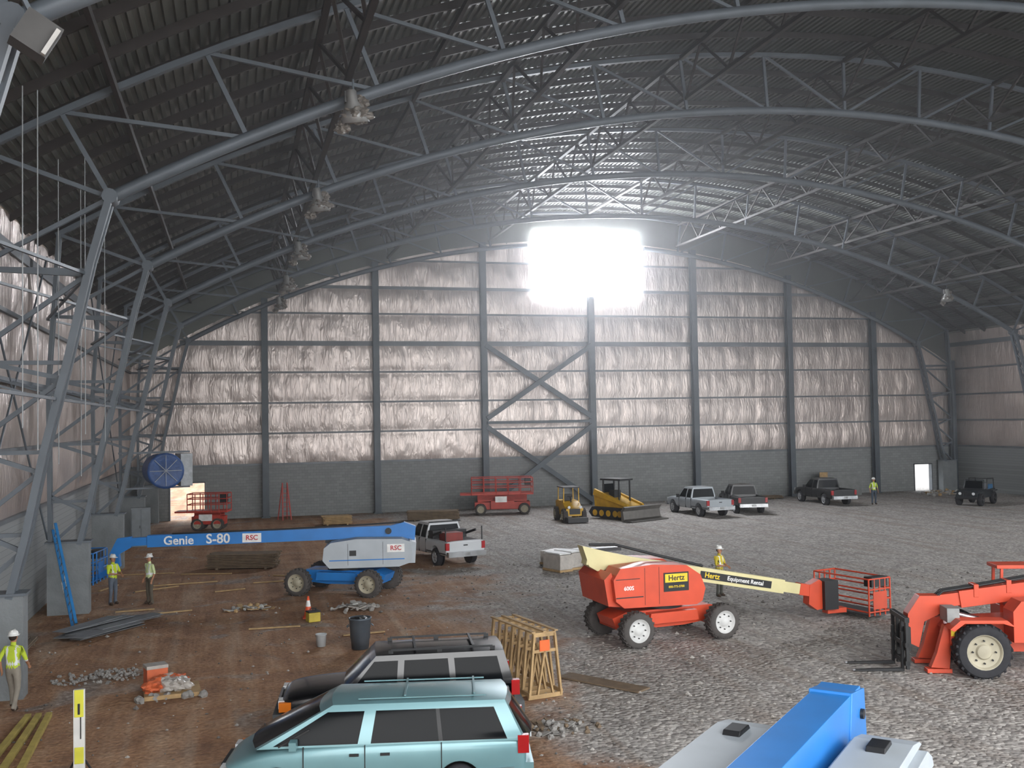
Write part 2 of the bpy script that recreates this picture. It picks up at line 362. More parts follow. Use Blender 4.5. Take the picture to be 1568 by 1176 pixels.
def wheel(b,x,y,r,w,side,rim,lug=0,tire=TIRE,spk=5):
    prof=[(r*.45,-w/2),(r*.9,-w/2),(r,-w*.36),(r,w*.36),(r*.93,w*.5),(r*.66,w*.52),(r*.63,w*.5),(r*.58,w*.36),(r*.3,w*.3),(r*.25,w*.42),(.001,w*.43)]
    b.lathe(prof,(x,y,r),(0,side,0),[tire]*5+[rim]*5,n=28)
    b.lathe([(r*.45,-w/2),(.001,-w/2)],(x,y,r),(0,side,0),BLK,n=28)
    yy=y+side*w*.4
    if lug:
        n=22
        for i in range(n):
            for s in (1,-1):
                t=2*pi*(i+(.5 if s>0 else 0))/n; T0=b.T
                b.T=T0@TR(x,y,r)@Matrix.Rotation(t,4,'Y')@TR(r*1.0,s*w*.22,0)@Matrix.Rotation(s*.5,4,'X')
                b.box((0,0,0),(r*.09,w*.5,r*.1),tire); b.T=T0
        for i in range(8):
            t=2*pi*i/8; b.cyl((x+r*.42*math.cos(t),yy-side*.03,r+r*.42*math.sin(t)),(x+r*.42*math.cos(t),yy+side*.02,r+r*.42*math.sin(t)),r*.035,BLK,n=6)
    else:
        for i in range(spk):
            t=2*pi*i/spk+.3; b.beam((x+r*.2*math.cos(t),yy,r+r*.2*math.sin(t)),(x+r*.58*math.cos(t),yy,r+r*.58*math.sin(t)),.03,r*.16,rim,up=(0,1,0))
            t+=pi/spk; b.cyl((x+r*.42*math.cos(t),yy-side*.06,r+r*.42*math.sin(t)),(x+r*.42*math.cos(t),yy-side*.015,r+r*.42*math.sin(t)),r*.1,BLK,n=8)

def greenhouse(b,xs,kinds,zb,zr,wb,wr,paint,glass=GLASS,crown=.05,bow=.0,side_paint=None):
    rows=[0,.06,.3,.6,.84,.93,1]; nr=len(rows)
    gr=(1,2,3)
    def pt(c,s,q): return (c[0]+(c[1]-c[0])*s, q*(wb+(wr-wb)*(s**1.5)), zb+(zr-zb)*s-(.0 if s<1 else 0))
    for sy in (1,-1):
        vs=[pt(c,s,sy) for c in xs for s in rows]; fs=[];ms=[]
        for i in range(len(xs)-1):
            for j in range(nr-1):
                fs.append((i*nr+j,(i+1)*nr+j,(i+1)*nr+j+1,i*nr+j+1)); ms.append(glass if kinds[i]=='g' and j in gr else (BLK if kinds[i]=='b' and j in gr else paint))
        b.add(vs,fs,ms,True)
    for c,k in ((xs[0],1),(xs[-1],-1)):
        qs=[-1,-.9,-.45,0,.45,.9,1]; vs=[]
        for q in qs:
            for s in rows:
                p=list(pt(c,s,q)); p[0]+=k*(.06+bow)*(1-q*q)*(1-s*.6); vs.append(p)
        fs=[];ms=[]
        for i in range(6):
            for j in range(nr-1): fs.append((i*nr+j,(i+1)*nr+j,(i+1)*nr+j+1,i*nr+j+1)); ms.append(glass if 0<i<5 and j<=3 else paint)
        b.add(vs,fs,ms,True)
    n=8; vs=[];fs=[]; qs=[-1,-.85,-.5,0,.5,.85,1]
    x0=xs[0][1];x1=xs[-1][1]
    for i in range(n+1):
        t=i/n; x=x0+(x1-x0)*t; e=min(1,.25+3*min(t,1-t))
        for q in qs:
            xx=x+ ((.06+bow)*.4*(1-q*q)*(1 if t<.5 else -1) if t in(0,1) else 0)
            vs.append((xx,q*wr,zr+crown*e*(1-q*q)))
    for i in range(n):
        for j in range(6): fs.append((i*7+j,i*7+j+1,(i+1)*7+j+1,(i+1)*7+j))
    b.add(vs,fs,paint,True)

def carbody(b,st,paint,arches,bed=None,dark=None):
    rings=[]
    for x,zb,zt,hw in st:
        h=[(0,zb),(hw*.75,zb),(hw*.96,zb+.06),(hw,zb+.32*(zt-zb)),(hw*1.0,zb+.66*(zt-zb)),(hw*.975,zt-.07),(hw*.9,zt),(hw*.5,zt+.02),(0,zt+.025)]
        rings.append([(x,y,z) for y,z in h]+[(x,-y,z) for y,z in h[-2:0:-1]])
    n=len(rings[0]); vs=[v for r in rings for v in r]; fs=[]
    for j in range(len(rings)-1):
        for i in range(n): fs.append((j*n+i,j*n+(i+1)%n,(j+1)*n+(i+1)%n,(j+1)*n+i))
    fs.append(tuple(range(n-1,-1,-1))); fs.append(tuple(range((len(rings)-1)*n,len(rings)*n)))
    me=bpy.data.meshes.new('cb'); me.from_pydata(vs,[],fs); me.update()
    bm=bmesh.new(); bm.from_mesh(me); bmesh.ops.recalc_face_normals(bm,faces=bm.faces); bm.to_mesh(me); bm.free()
    hw=max(s[3] for s in st)
    def sub(o):
        m=o.modifiers.new('s','SUBSURF'); m.levels=2; m.render_levels=2
    me=bake(me,sub)
    def mods(o):
        ex=[]
        def cut(cb):
            c=bpy.data.objects.new('c',bpy.data.meshes.new('c')); c.data.from_pydata(cb.v,[],cb.f)
            bm=bmesh.new(); bm.from_mesh(c.data); bmesh.ops.remove_doubles(bm,verts=bm.verts,dist=1e-5); bmesh.ops.recalc_face_normals(bm,faces=bm.faces); bm.to_mesh(c.data); bm.free()
            COL.objects.link(c); ex.append(c)
            m=o.modifiers.new('b','BOOLEAN'); m.operation='DIFFERENCE'; m.object=c; m.solver='EXACT'
        for x,r in arches:
            for s in (1,-1):
                cb=B(); cb.cyl((x,s*(hw-.27),r*.94),(x,s*(hw+.3),r*.94),r,BLK,n=32); cut(cb)
        if bed:
            cb=B(); cb.bx(bed[0],bed[1],-bed[2],bed[2],bed[3],bed[3]+1.5,BLK); cut(cb)
        return ex
    me=bake(me,mods)
    b.add([v.co for v in me.vertices],[tuple(p.vertices) for p in me.polygons],paint,True)
    for x,r in arches:
        for s in (1,-1): b.cyl((x,s*(hw-.28),r*.94),(x,s*(hw-.25),r*.94),r*1.01,BLK,n=24)

def put(b,name,loc,heading,bevel=0): return b.obj(name,(loc[0],loc[1],loc[2] if len(loc)>2 else 0),math.atan2(heading[1],heading[0]),bevel)

# ---- minivan
def minivan():
    b=B(); P=M('teal_car_paint','#6d949a',.35,.3,2,.04,coat=.4); TR_=M('minivan_trim','#6d8286',.5)
    st=[(2.66,.36,.56,.5),(2.62,.3,.68,.76),(2.36,.27,.82,.9),(1.98,.25,.94,.95),(1.5,.25,1.05,.97),(.3,.25,1.1,.98),(-1,.25,1.1,.98),(-2.1,.27,1.1,.97),(-2.5,.3,1.08,.93),(-2.6,.34,1.0,.86)]
    carbody(b,st,P,[(1.65,.38),(-1.42,.38)])
    xs=[(1.98,.72),(1.78,.62),(.3,.16),(.08,-.03),(-1.08,-1.02),(-1.15,-1.08),(-2.26,-1.98),(-2.53,-2.22)]
    greenhouse(b,xs,['p','g','p','g','b','g','p'],1.03,1.67,.93,.70,P,bow=.14,crown=.085)
    for s in (1,-1):
        for x in (1.65,-1.42): wheel(b,x,s*.86,.33,.22,s,RIMS)
        b.bx(-2.35,2.3,s*.95,s*.992,.52,.6,TR_)
        for x in (1.2,.17,-1.12): b.bx(x-.008,x+.008,s*.9,s*.984,.32,1.05,BLK)
        b.bx(.27,.43,s*.95,s*1.0,.88,.92,BLK); b.bx(-.25,-.09,s*.95,s*1.0,.88,.92,BLK)
        b.box((1.35,s*1.05,1.12),(.12,.2,.14),P); b.beam((1.62,s*.925,1.06),(1.1,s*.88,1.32),.03,.03,BLK)
        b.bx(-2.61,-2.42,s*.82,s*.94,.82,1.12,RED); b.bx(2.42,2.63,s*.5,s*.8,.6,.7,LENS); b.bx(2.36,2.56,s*.76,s*.86,.6,.7,AMB)
        b.beam((.3,s*.6,1.735),(-1.9,s*.6,1.735),.025,.02,P)
    for x in (-.5,-1.7): b.beam((x,-.58,1.765),(x,.58,1.765),.035,.02,P)
    b.box((2.64,0,.46),(.16,1.5,.2),P); b.box((-2.6,0,.52),(.18,1.75,.24),P); b.bx(2.62,2.68,-.4,.4,.56,.66,BLK)
    b.beam((2.06,.1,1.05),(1.9,.6,1.1),.02,.02,BLK); b.beam((2.1,-.5,1.05),(1.94,.0,1.1),.02,.02,BLK)
    b.bx(-2.71,-2.69,-.15,.15,.85,1.0,PLATE)
    return put(b,'minivan',(2.45,18.35),(-.979,.205),.02)
minivan()
def suv():
    b=B(); P=M('black_car_paint','#0b0c0f',.22,.0,2,.05,coat=.3); TR_=M('grey_cladding','#4a4d4f',.6)
    st=[(2.46,.42,.8,.7),(2.38,.38,.98,.86),(1.95,.34,1.06,.9),(1.2,.33,1.1,.92),(.3,.33,1.12,.93),(-1.2,.33,1.12,.93),(-2.2,.36,1.12,.91),(-2.38,.42,1.05,.84)]
    carbody(b,st,P,[(1.5,.44),(-1.35,.44)])
    xs=[(1.15,.5),(1.02,.45),(.1,.05),(-.03,-.08),(-1.0,-.95),(-1.12,-1.08),(-2.1,-1.95),(-2.3,-2.12)]
    greenhouse(b,xs,['p','g','p','g','p','g','p'],1.08,1.73,.88,.72,P)
    for s in (1,-1):
        for x in (1.5,-1.35): wheel(b,x,s*.82,.38,.25,s,RIMS)
        b.bx(-2.2,2.2,s*.9,s*.945,.48,.58,TR_)
        for x in (.95,.0,-1.05): b.bx(x-.008,x+.008,s*.85,s*.935,.4,1.1,BLK)
        b.box((.85,s*1.0,1.15),(.12,.2,.16),P)
        b.bx(-2.42,-2.25,s*.76,s*.9,.85,1.15,RED); b.bx(2.25,2.46,s*.45,s*.76,.78,.93,LENS); b.bx(2.2,2.44,s*.74,s*.88,.74,.92,AMB)
        b.beam((.2,s*.62,1.81),(-1.9,s*.62,1.81),.035,.04,BLK)
        for x in(.2,-.8,-1.9): b.bx(x-.05,x+.05,s*.6,s*.64,1.74,1.81,BLK)
    for x in (-.3,-1.5): b.beam((x,-.6,1.83),(x,.6,1.83),.05,.03,BLK)
    b.box((2.46,0,.58),(.2,1.75,.24),TR_); b.box((-2.42,0,.58),(.2,1.75,.24),TR_); b.bx(2.43,2.48,-.42,.42,.76,.92,CHR)
    return put(b,'suv',(3.35,21.6),(-.991,.13),.02)
suv()
def pickup(loc,hd,paint,tool=False,name='pickup_truck',L=5.7,ext=True):
    b=B(); h=L/2; P=paint
    st=[(h,.5,.86,.8),(h-.08,.46,1.02,.92),(h-.6,.42,1.1,.95),(1.15,.42,1.14,.97),(0,.42,1.15,.97),(-h+.25,.46,1.16,.97),(-h+.03,.48,1.16,.96),(-h,.5,1.14,.95)]
    carbody(b,st,P,[(h-1.0,.47),(-h+1.15,.47)],bed=(-h+.09,-.75 if ext else -.35,.8,.72))
    rc=-.65 if ext else -.3
    xs=[(1.15,.5),(1.03,.45),(.1,.05),(-.02,-.07),(rc+.1,rc+.1),(rc,rc+.04)]
    greenhouse(b,xs,['p','g','p','g','p'],1.12,1.82,.9,.72,P)
    for s in (1,-1):
        for x in (h-1.0,-h+1.15): wheel(b,x,s*.85,.4,.26,s,RIMS)
        for x in (.95,.04,rc-.04): b.bx(x-.008,x+.008,s*.9,s*.975,.5,1.12,BLK)
        b.box((.85,s*1.08,1.22),(.12,.2,.22),BLK)
        b.bx(-h-.02,-h+.1,s*.8,s*.965,.78,1.1,RED); b.bx(h-.12,h+.0,s*.5,s*.85,.8,.98,LENS)
        b.bx(-h+.02,-.8,s*.96,s*.985,.6,.64,BLK)
    b.box((h+.02,0,.62),(.22,1.85,.26),CHR); b.box((-h-.1,0,.6),(.24,1.85,.22),CHR)
    b.bx(-h-.22,-h-.21,-.15,.15,.55,.68,PLATE); b.bx(h-.03,h+.02,-.45,.45,.76,.98,BLK); b.bx(-h-.01,-h+.02,-.78,.78,.72,1.1,P); b.bx(-h-.03,-h,-.1,.1,.95,1.0,BLK)
    if tool:
        RB=M('red_toolbox','#7e2a22',.5); b.bx(-1.25,-.8,-.85,.85,1.15,1.5,BLK); b.bx(-2.0,-1.3,-.3,.55,.75,1.45,RB)
        for s in (1,-1):
            b.tube([(-h+.15,s*.9,1.15),(-h+.15,s*.9,1.75)],.03,BLK); b.beam((-.75,s*.85,1.2),(-2.2,s*.85,1.55),.05,.1,BLK)
        b.beam((-.72,-.8,1.85),(-.72,.8,1.85),.05,.06,BLK)
    return put(b,name,loc,hd,.018)
WP=M('white_car_paint','#bcbfc2',.4,0,2,.04,coat=.3); SP=M('silver_car_paint','#9ba1a6',.4,.3,2,.04,coat=.3); BP=M('black_truck_paint','#15171a',.4,.1,2,.05,coat=.2)
def ctr(rear,hd,half):
    n=math.hypot(*hd); return (rear[0]+hd[0]/n*half,rear[1]+hd[1]/n*half)
hd=(-.24,.97); pickup(ctr((9.9,44.3),hd,2.95),hd,WP,True)
hd=(-.06,1); pickup(ctr((30.0,59.6),hd,2.85),hd,SP)
hd=(.22,.97); pickup(ctr((32.8,60.5),hd,2.85),hd,BP)
hd=(.06,.99); pickup(ctr((41.5,63.4),hd,2.85),hd,BP,ext=True)
# ---- jeep
def jeep():
    b=B(); P=M('jeep_paint','#23282c',.4,.1); BL=M('blue_tarp','#2f5f86',.6)
    b.prism([(-1.8,.5),(-1.8,1.05),(-.1,1.05),(0,1.1),(1.7,1.05),(1.8,.95),(1.8,.5)],-.7,.7,P)
    for s in (1,-1):
        b.bx(.8,1.9,s*.6,s*.88,.85,.95,P); b.bx(-1.7,-.8,s*.6,s*.88,.9,.98,P)
        for x in (1.25,-1.25): wheel(b,x,s*.72,.42,.28,s,BLK,tire=TIRE)
        b.cyl((1.82,s*.45,.85),(1.86,s*.45,.85),.1,LENS,n=12)
        b.tube([(-.4,s*.62,1.05),(-.4,s*.6,1.8),(-1.7,s*.6,1.75),(-1.75,s*.62,1.05)],.04,BLK)
        b.beam((.5,s*.66,1.1),(.25,s*.62,1.7),.06,.06,P)
        b.bx(-.6,-.2,s*.2,s*.6,1.0,1.5,INT)
    b.beam((.25,-.62,1.72),(.25,.62,1.72),.06,.06,P); b.beam((-.4,-.6,1.8),(-.4,.6,1.8),.06,.06,BLK)
    b.add([(.48,-.6,1.15),(.48,.6,1.15),(.28,.56,1.66),(.28,-.56,1.66)],[(0,1,2,3)],GLASS)
    for i in range(7): b.bx(1.8,1.83,-.36+i*.12-.03,-.36+i*.12+.03,.7,1.0,BLK)
    b.cyl((-1.85,0,.95),(-2.08,0,.95),.38,TIRE,n=20); b.box((1.95,0,.55),(.16,1.5,.14),BLK); b.bx(-1.6,-.9,-.6,.6,1.0,1.35,BL)
    return put(b,'jeep',(50.2,60.6),(-.85,-.52),.015)
jeep()

# ================= boom lifts
def basket(b,col,L=2.4,W=.95,Hh=1.15):
    b.bx(-W/2,W/2,-L/2,L/2,0,.05,M('platform_mesh','#4a4d4f',.6,.4))
    r=.028
    for z in (.12,.5,.82,Hh): 
        b.tube([(-W/2,-L/2,z),(W/2,-L/2,z),(W/2,L/2,z),(-W/2,L/2,z),(-W/2,-L/2,z)],r,col)
    for x in (-W/2,W/2):
        for k in range(5): y=-L/2+L*k/4; b.cyl((x,y,0),(x,y,Hh),r,col,n=8)
    b.bx(-W/2-.02,-W/2+.3,-.35,.35,Hh-.25,Hh+.05,BLK); b.bx(-W/2-.03,-W/2-.01,-.3,.3,.2,.75,col)
def chassis(b,T,col,wb,tr,rw,rim,tw=.38,zc=.9):
    b.T=T
    b.prism([(-wb/2-.35,.5),(-wb/2-.45,.75),(-wb/2,zc),(wb/2,zc),(wb/2+.45,.75),(wb/2+.35,.5),(.5,.38),(-.5,.38)],-.5,.5,col)
    for x in (-wb/2,wb/2):
        b.bx(x-.16,x+.16,-tr/2+.1,tr/2-.1,rw-.14,rw+.16,col)
        for s in (1,-1): wheel(b,x,s*tr/2,rw,tw,s,rim,lug=1,tire=TIREG)
    for s in (1,-1):
        b.prism([(-wb/2+.6,.55),(-wb/2+.65,.85),(wb/2-.65,.85),(wb/2-.6,.55)],s*.5,s*.8,col)
    b.cyl((0,0,zc),(0,0,zc+.2),.62,BLK,n=24)
def sideT(x,y,z,s):
    return TR(x,y,z)@(RZ(pi) if s>0 else Matrix.Identity(4))@Matrix.Rotation(pi/2,4,'X')
def genie():
    b=B(); BLU=M('blue_machine_paint','#2476c0',.42,0,2,.08,coat=.2); GW=M('white_hood_paint','#a9b0b6',.5,0,1.5,.08)
    c=(4.05,39.7); chassis(b,TR(*c,0)@RZ(math.atan2(.49,-.87)),BLU,2.85,2.1,.5,RIMC)
    b.T=TR(4.85,39.6,0)@RZ(rad(171))
    b.prism([(-1.5,1.1),(1.4,1.1),(1.4,1.25),(-1.4,1.3)],-.6,.6,BLU)
    for s in (1,-1):
        b.prism([(-1.75,1.2),(-1.82,1.5),(-1.75,1.95),(-1.4,2.08),(.3,2.12),(1.25,2.0),(1.5,1.8),(1.55,1.35),(1.3,1.05),(-1.3,1.05)],s*.32,s*1.1,GW)
        b.bx(-.7,-.69,s*1.09,s*1.11,1.15,2.0,BLK); b.bx(.6,.61,s*1.09,s*1.11,1.15,1.95,BLK)
        b.bx(-1.5,1.3,s*1.08,s*1.108,1.32,1.36,BLU)
        b.bx(.3,.55,s*1.09,s*1.115,1.5,1.7,BLK)
    b.prism([(-1.9,1.15),(-1.95,1.9),(-1.7,2.0),(-1.4,1.15)],-.95,.95,GW)
    b.prism([(-1.9,1.9),(-1.95,2.45),(-1.5,2.62),(-1.0,2.5),(-.6,1.9)],-.2,.2,BLU)
    b.beam((-1.6,0,2.28),(8.1,0,2.16),.36,.44,BLU); b.beam((8.1,0,2.17),(8.9,0,2.14),.26,.3,BLU)
    b.beam((-.2,0,1.6),(1.5,0,2.0),.16,.2,BLK); b.cyl((-.9,-.28,2.3),(-.9,.28,2.3),.12,BLK); b.tube([(-1.5,.12,2.62),(0,.12,2.56),(3,.12,2.48),(7.2,.12,2.42)],.03,BLK)
    b.prism([(8.7,1.95),(8.7,2.35),(9.2,2.3),(9.5,1.7),(9.3,1.2),(9.1,1.25),(9.15,1.7)],-.12,.12,BLU)
    b.beam((9.2,0,1.3),(10.1,0,.75),.16,.2,BLU)
    b.text('Genie',.46,sideT(6.95,.19,2.16,1),WHITE); b.text('S-80',.5,sideT(5.5,.19,2.18,1),WHITE)
    b.bx(3.9,4.6,.17,.2,2.02,2.36,WHITE); b.text('RSC',.26,sideT(4.25,.205,2.19,1),M('sign_red','#b3202a',.5))
    b.bx(-1.5,-.85,1.09,1.125,1.6,1.9,WHITE); b.text('RSC',.24,sideT(-1.18,1.13,1.75,1),M('sign_red'))
    T0=b.T
    b.T=T0@TR(10.3,0,.7); basket(b,BLU,1.8,.9)
    return b.obj('boom_lift')
genie()
def hertz():
    b=B(); O=M('orange_machine_paint','#c9492b',.45,0,2,.1,coat=.15); CR=M('cream_boom_paint','#cfc695',.5,0,1.5,.08)
    chassis(b,TR(12.2,28.3,0)@RZ(rad(6.9)),O,2.84,2.15,.5,RIMW)
    b.T=TR(11.65,28.4,0)@RZ(rad(3.5))
    b.cyl((.4,0,.95),(.4,0,1.2),.7,BLK,n=24)
    for s in (1,-1):
        b.prism([(-1.1,1.1),(-1.35,1.3),(-1.42,1.9),(-1.2,2.22),(-.2,2.28),(.9,2.2),(1.35,1.9),(1.5,1.5),(1.4,1.15),(1.2,1.05)],s*.33,s*1.15,O)
        b.bx(-.45,-.44,s*1.14,s*1.157,1.15,2.2,BLK); b.bx(.0,.01,s*1.14,s*1.157,1.15,2.2,BLK)
        b.bx(-1.35,-.5,s*1.13,s*1.157,1.38,1.41,BLK); b.bx(-1.35,-.6,s*1.13,s*1.157,1.9,1.92,BLK)
        b.bx(.15,.95,s*1.14,s*1.165,1.48,2.02,BLK); b.bx(.19,.91,s*1.15,s*1.17,1.74,1.98,YEL)
        b.text('Hertz',.22,sideT(.55,s*1.172,1.86,s),BLK,ext=.004); b.text('800-773-3700',.09,sideT(.55,s*1.172,1.61,s),YEL,ext=.004)
        b.text('600S',.16,sideT(-.95,s*1.158,1.65,s),WHITE,ext=.004)
    b.prism([(-1.5,1.15),(-1.62,1.9),(-1.4,2.1),(-1.1,1.1)],-.95,.95,O)
    b.bx(-.6,.9,-.45,.45,1.15,1.7,O)
    def zb(x): return 2.52-.197*(x+2.1)
    b.prism([(-1.95,2.8),(-1.75,2.2),(-1.5,2.05),(-.9,2.1),(-.4,1.9),(-.4,2.4),(-1.2,2.6)],-.2,.2,CR)
    b.beam((-1.8,0,zb(-1.8)),(4.8,0,zb(4.8)),.38,.42,CR); b.beam((4.8,0,zb(4.8)),(5.4,0,zb(5.4)),.28,.32,CR); b.beam((5.4,0,zb(5.4)),(5.9,0,zb(5.9)),.3,.36,O)
    b.tube([(-1.7,-.1,2.82),(-.9,-.1,2.78),(.5,-.1,2.38),(2,-.1,zb(2)+.26)],.04,BLK); b.bx(-1.6,-.7,-.14,.14,2.6,2.7,BLK)
    b.cyl((-.2,0,1.6),(1.6,0,1.7),.09,CHR)
    sl=math.atan(.197)
    for s in (1,-1):
        T0=b.T; b.T=T0@TR(3.1,s*.2,zb(3.1))@Matrix.Rotation(sl,4,'Y'); b.box((0,0,0),(2.5,.02,.22),BLK)
        R2=(RZ(pi) if s>0 else Matrix.Identity(4))@Matrix.Rotation(pi/2,4,'X')
        b.text('Hertz',.22,TR(-.85*(-s if s>0 else 1),s*.014,0)@R2,YEL,ext=.003); b.text('Equipment Rental',.18,TR(.32*(1 if s<0 else -1),s*.014,0)@R2,WHITE,ext=.003)
        b.T=T0
    b.prism([(5.7,.55),(5.75,1.15),(6.1,1.3),(6.5,1.0),(6.5,.4),(6.0,.35)],-.16,.16,O); b.bx(6.2,6.7,-.3,.3,.35,1.25,BLK)
    T0=b.T; b.T=T0@TR(7.75,.45,.13)@RZ(rad(100)); basket(b,O,.95*1.0,2.3); b.T=T0
    b.bx(6.4,7.1,-.15,.15,.2,.35,O)
    return b.obj('boom_lift')
hertz()
def nearlift():
    b=B(); BLU=M('blue_machine_paint'); GW=M('white_hood_paint')
    ang=math.atan2(.69,.72); b.T=TR(4.65,8.65,0)@RZ(ang)
    T0=b.T
    chassis(b,T0,BLU,2.9,2.2,.52,RIMC,zc=1.2); b.T=T0; b.cyl((0,0,1.3),(0,0,1.7),.7,BLK); b.bx(-2.0,2.0,-.9,.9,1.5,1.75,BLU)
    for s,x1 in ((1,2.7),(-1,2.85)):
        yc=.8 if s>0 else -.7
        for (za,zb_,ins) in ((1.5,2.6,0),(2.6,2.85,.06),(2.85,2.97,.16)):
            b.prism([(-1.8,za),(-1.8+ins,zb_),(x1-.25-ins*2.5,zb_),(x1-.05-ins*1.6,(za+zb_)/2),(x1-ins,za)],yc-.47+ins,yc+.47-ins,GW)
        b.prism([(x1-1.1,2.96),(x1-1.05,3.02),(x1-.75,3.02),(x1-.7,2.96)],yc-.1,yc+.1,BLK)
    b.beam((-3.0,0,2.95),(3.3,0,2.95),.46,.6,BLU); b.prism([(2.6,2.55),(3.2,2.3),(3.5,2.5),(3.42,3.2),(2.8,3.28)],-.25,.25,BLU)
    for z in (2.55,2.95): b.cyl((3.2,-.29,z),(3.2,.29,z),.06,BLK,n=12)
    b.tube([(3.3,-.2,2.6),(2.6,-.3,2.45),(1.8,-.3,2.6)],.025,BLK)
    b.T=T0
    return b.obj('boom_lift',bevel=.07)
nearlift()
# ---- telehandler
def tele():
    b=B(); O=M('orange_machine_paint'); GR=M('grey_step','#8b8d8c',.6)
    b.prism([(-2.8,.7),(-2.9,1.3),(-2.2,1.45),(1.9,1.25),(2.1,1.0),(2.0,.65),(.8,.5),(-.9,.5)],-.42,.42,O)
    for x in (1.5,-1.7):
        b.bx(x-.2,x+.2,-.9,.9,.5,.8,BLK)
        for s in (1,-1): wheel(b,x,s*.98,.65,.45,s,RIMC,lug=1,tire=TIRE)
    b.prism([(-1.1,.85),(-1.15,1.75),(-.9,1.9),(.55,1.85),(.75,1.6),(.75,.85)],.42,1.05,O)
    b.bx(-1.0,.5,1.04,1.06,1.25,1.3,WHITE); b.bx(-.9,-.2,1.05,1.07,1.4,1.75,BLK)
    for x in (1.5,-1.7): b.prism([(x-.75,1.25),(x-.55,1.42),(x+.55,1.42),(x+.8,1.2),(x+.7,1.15),(x+.45,1.34),(x-.45,1.34)],.75,1.2,O)
    b.bx(-1.2,.5,-1.1,-.45,.8,1.5,O)
    for x,y in ((-1.15,-1.05),(.45,-1.05),(-1.15,-.5),(.45,-.5)): b.beam((x,y,1.5),(x*.9,y,2.45),.07,.07,O)
    b.bx(-1.2,.55,-1.12,-.42,2.43,2.52,O); b.bx(-.8,-.3,-1,-.55,1.4,1.9,BLK)
    b.beam((-2.7,0,2.35),(1.7,0,1.75),.36,.42,O); b.beam((1.7,0,1.76),(2.5,0,1.66),.28,.32,O)
    b.prism([(-2.9,1.2),(-3.0,2.5),(-2.6,2.65),(-2.1,2.3),(-2.2,1.3)],-.3,.3,O)
    for y in (-.12,0,.12): b.tube([(-2.4,y,2.62),(-1.2,y,2.52),(0,y,2.3),(1.4,y,2.06),(2.1,y,1.95),(2.5,y,1.6),(2.6,y,1.1)],.028,BLK)
    for x in (-1.5,-.5,.5,1.3): b.bx(x-.06,x+.06,-.2,.2,2.1-.13*x-.12,2.1-.13*x+.2,O)
    b.prism([(2.2,1.85),(2.7,1.85),(3.0,1.4),(3.05,.7),(2.75,.55),(2.6,1.2),(2.2,1.4)],-.2,.2,O)
    b.bx(1.95,2.25,.3,.85,1.3,1.65,GR); b.bx(2.0,2.15,.5,.75,.75,1.3,O)
    b.cyl((.9,0,1.15),(2.3,0,1.5),.07,CHR)
    for s in (1,-1): b.prism([(1.95,1.2),(2.25,1.2),(2.45,.5),(2.6,.15),(2.15,.12),(2.1,.6)],s*.42,s*.62,O); b.bx(2.1,2.7,s*.38,s*.66,.02,.12,O)
    for y in (-.6,-.2,.2,.6): b.bx(3.12,3.2,y-.05,y+.05,.1,1.35,BLK)
    for z in (.25,.7,1.32): b.bx(3.1,3.22,-.65,.65,z-.06,z+.06,BLK)
    b.bx(3.0,3.14,-.4,.4,.5,1.1,BLK)
    for y in (-.4,.4): b.bx(3.2,3.26,y-.06,y+.06,.03,1.0,BLK); b.prism([(3.2,.02),(3.2,.09),(4.4,.05),(4.45,.02)],y-.07,y+.07,BLK)
    b.text('JLG',.3,sideT(-.3,1.075,1.08,1),WHITE)
    b.bx(2.0,2.14,.74,.76,.95,1.15,YEL)
    return b.obj('telehandler',(19.35,21.65,0),rad(160),.015)
tele()
def scissor(loc,hd,z=1.3,L=3.6,W=1.7,name='scissor_lift'):
    b=B(); O=M('red_machine_paint','#b03a2c',.5)
    b.bx(-L/2+.2,L/2-.2,-W/2+.25,W/2-.25,.35,.85,O); b.bx(-.8,.8,-W/2,-W/2+.4,.4,.95,O); b.bx(-.8,.8,W/2-.4,W/2,.4,.95,O)
    for s in (1,-1):
        for x in (L/2-.6,-L/2+.6): wheel(b,x,s*(W/2-.12),.38,.28,s,RIMC,lug=1,tire=TIREG)
        n=4
        for k in range(n):
            z0=.9+k*(z-.9+.3)/n; z1=z0+.18
            b.beam((-L/2+.4,s*.5,z0),(L/2-.4,s*.5,z1),.06,.1,O); b.beam((L/2-.4,s*.5,z0),(-L/2+.4,s*.5,z1),.06,.1,O)
    z+=.35
    b.bx(-L/2,L/2,-W/2,W/2,z,z+.12,O); b.bx(-L/2-.8,-L/2+.2,-W/2+.1,W/2-.1,z,z+.1,O)
    for zz in (.5,.85,1.15): b.tube([(-L/2,-W/2,z+zz),(L/2,-W/2,z+zz),(L/2,W/2,z+zz),(-L/2,W/2,z+zz),(-L/2,-W/2,z+zz)],.03,O)
    for i in range(6):
        x=-L/2+L*i/5
        for s in (1,-1): b.cyl((x,s*W/2,z),(x,s*W/2,z+1.15),.03,O,n=8)
    b.bx(L/2-.5,L/2-.1,-.3,.2,z+.6,z+1.1,BLK); b.bx(-.5,.3,-W/2-.02,-W/2+.01,z-.5,z-.1,WHITE)
    return put(b,name,loc,hd,.012)
scissor((17.9,68.6),(.93,-.2),1.0,4.2,1.8)
scissor((-1.5,66.2),(.95,-.2),.75,2.4,1.3)
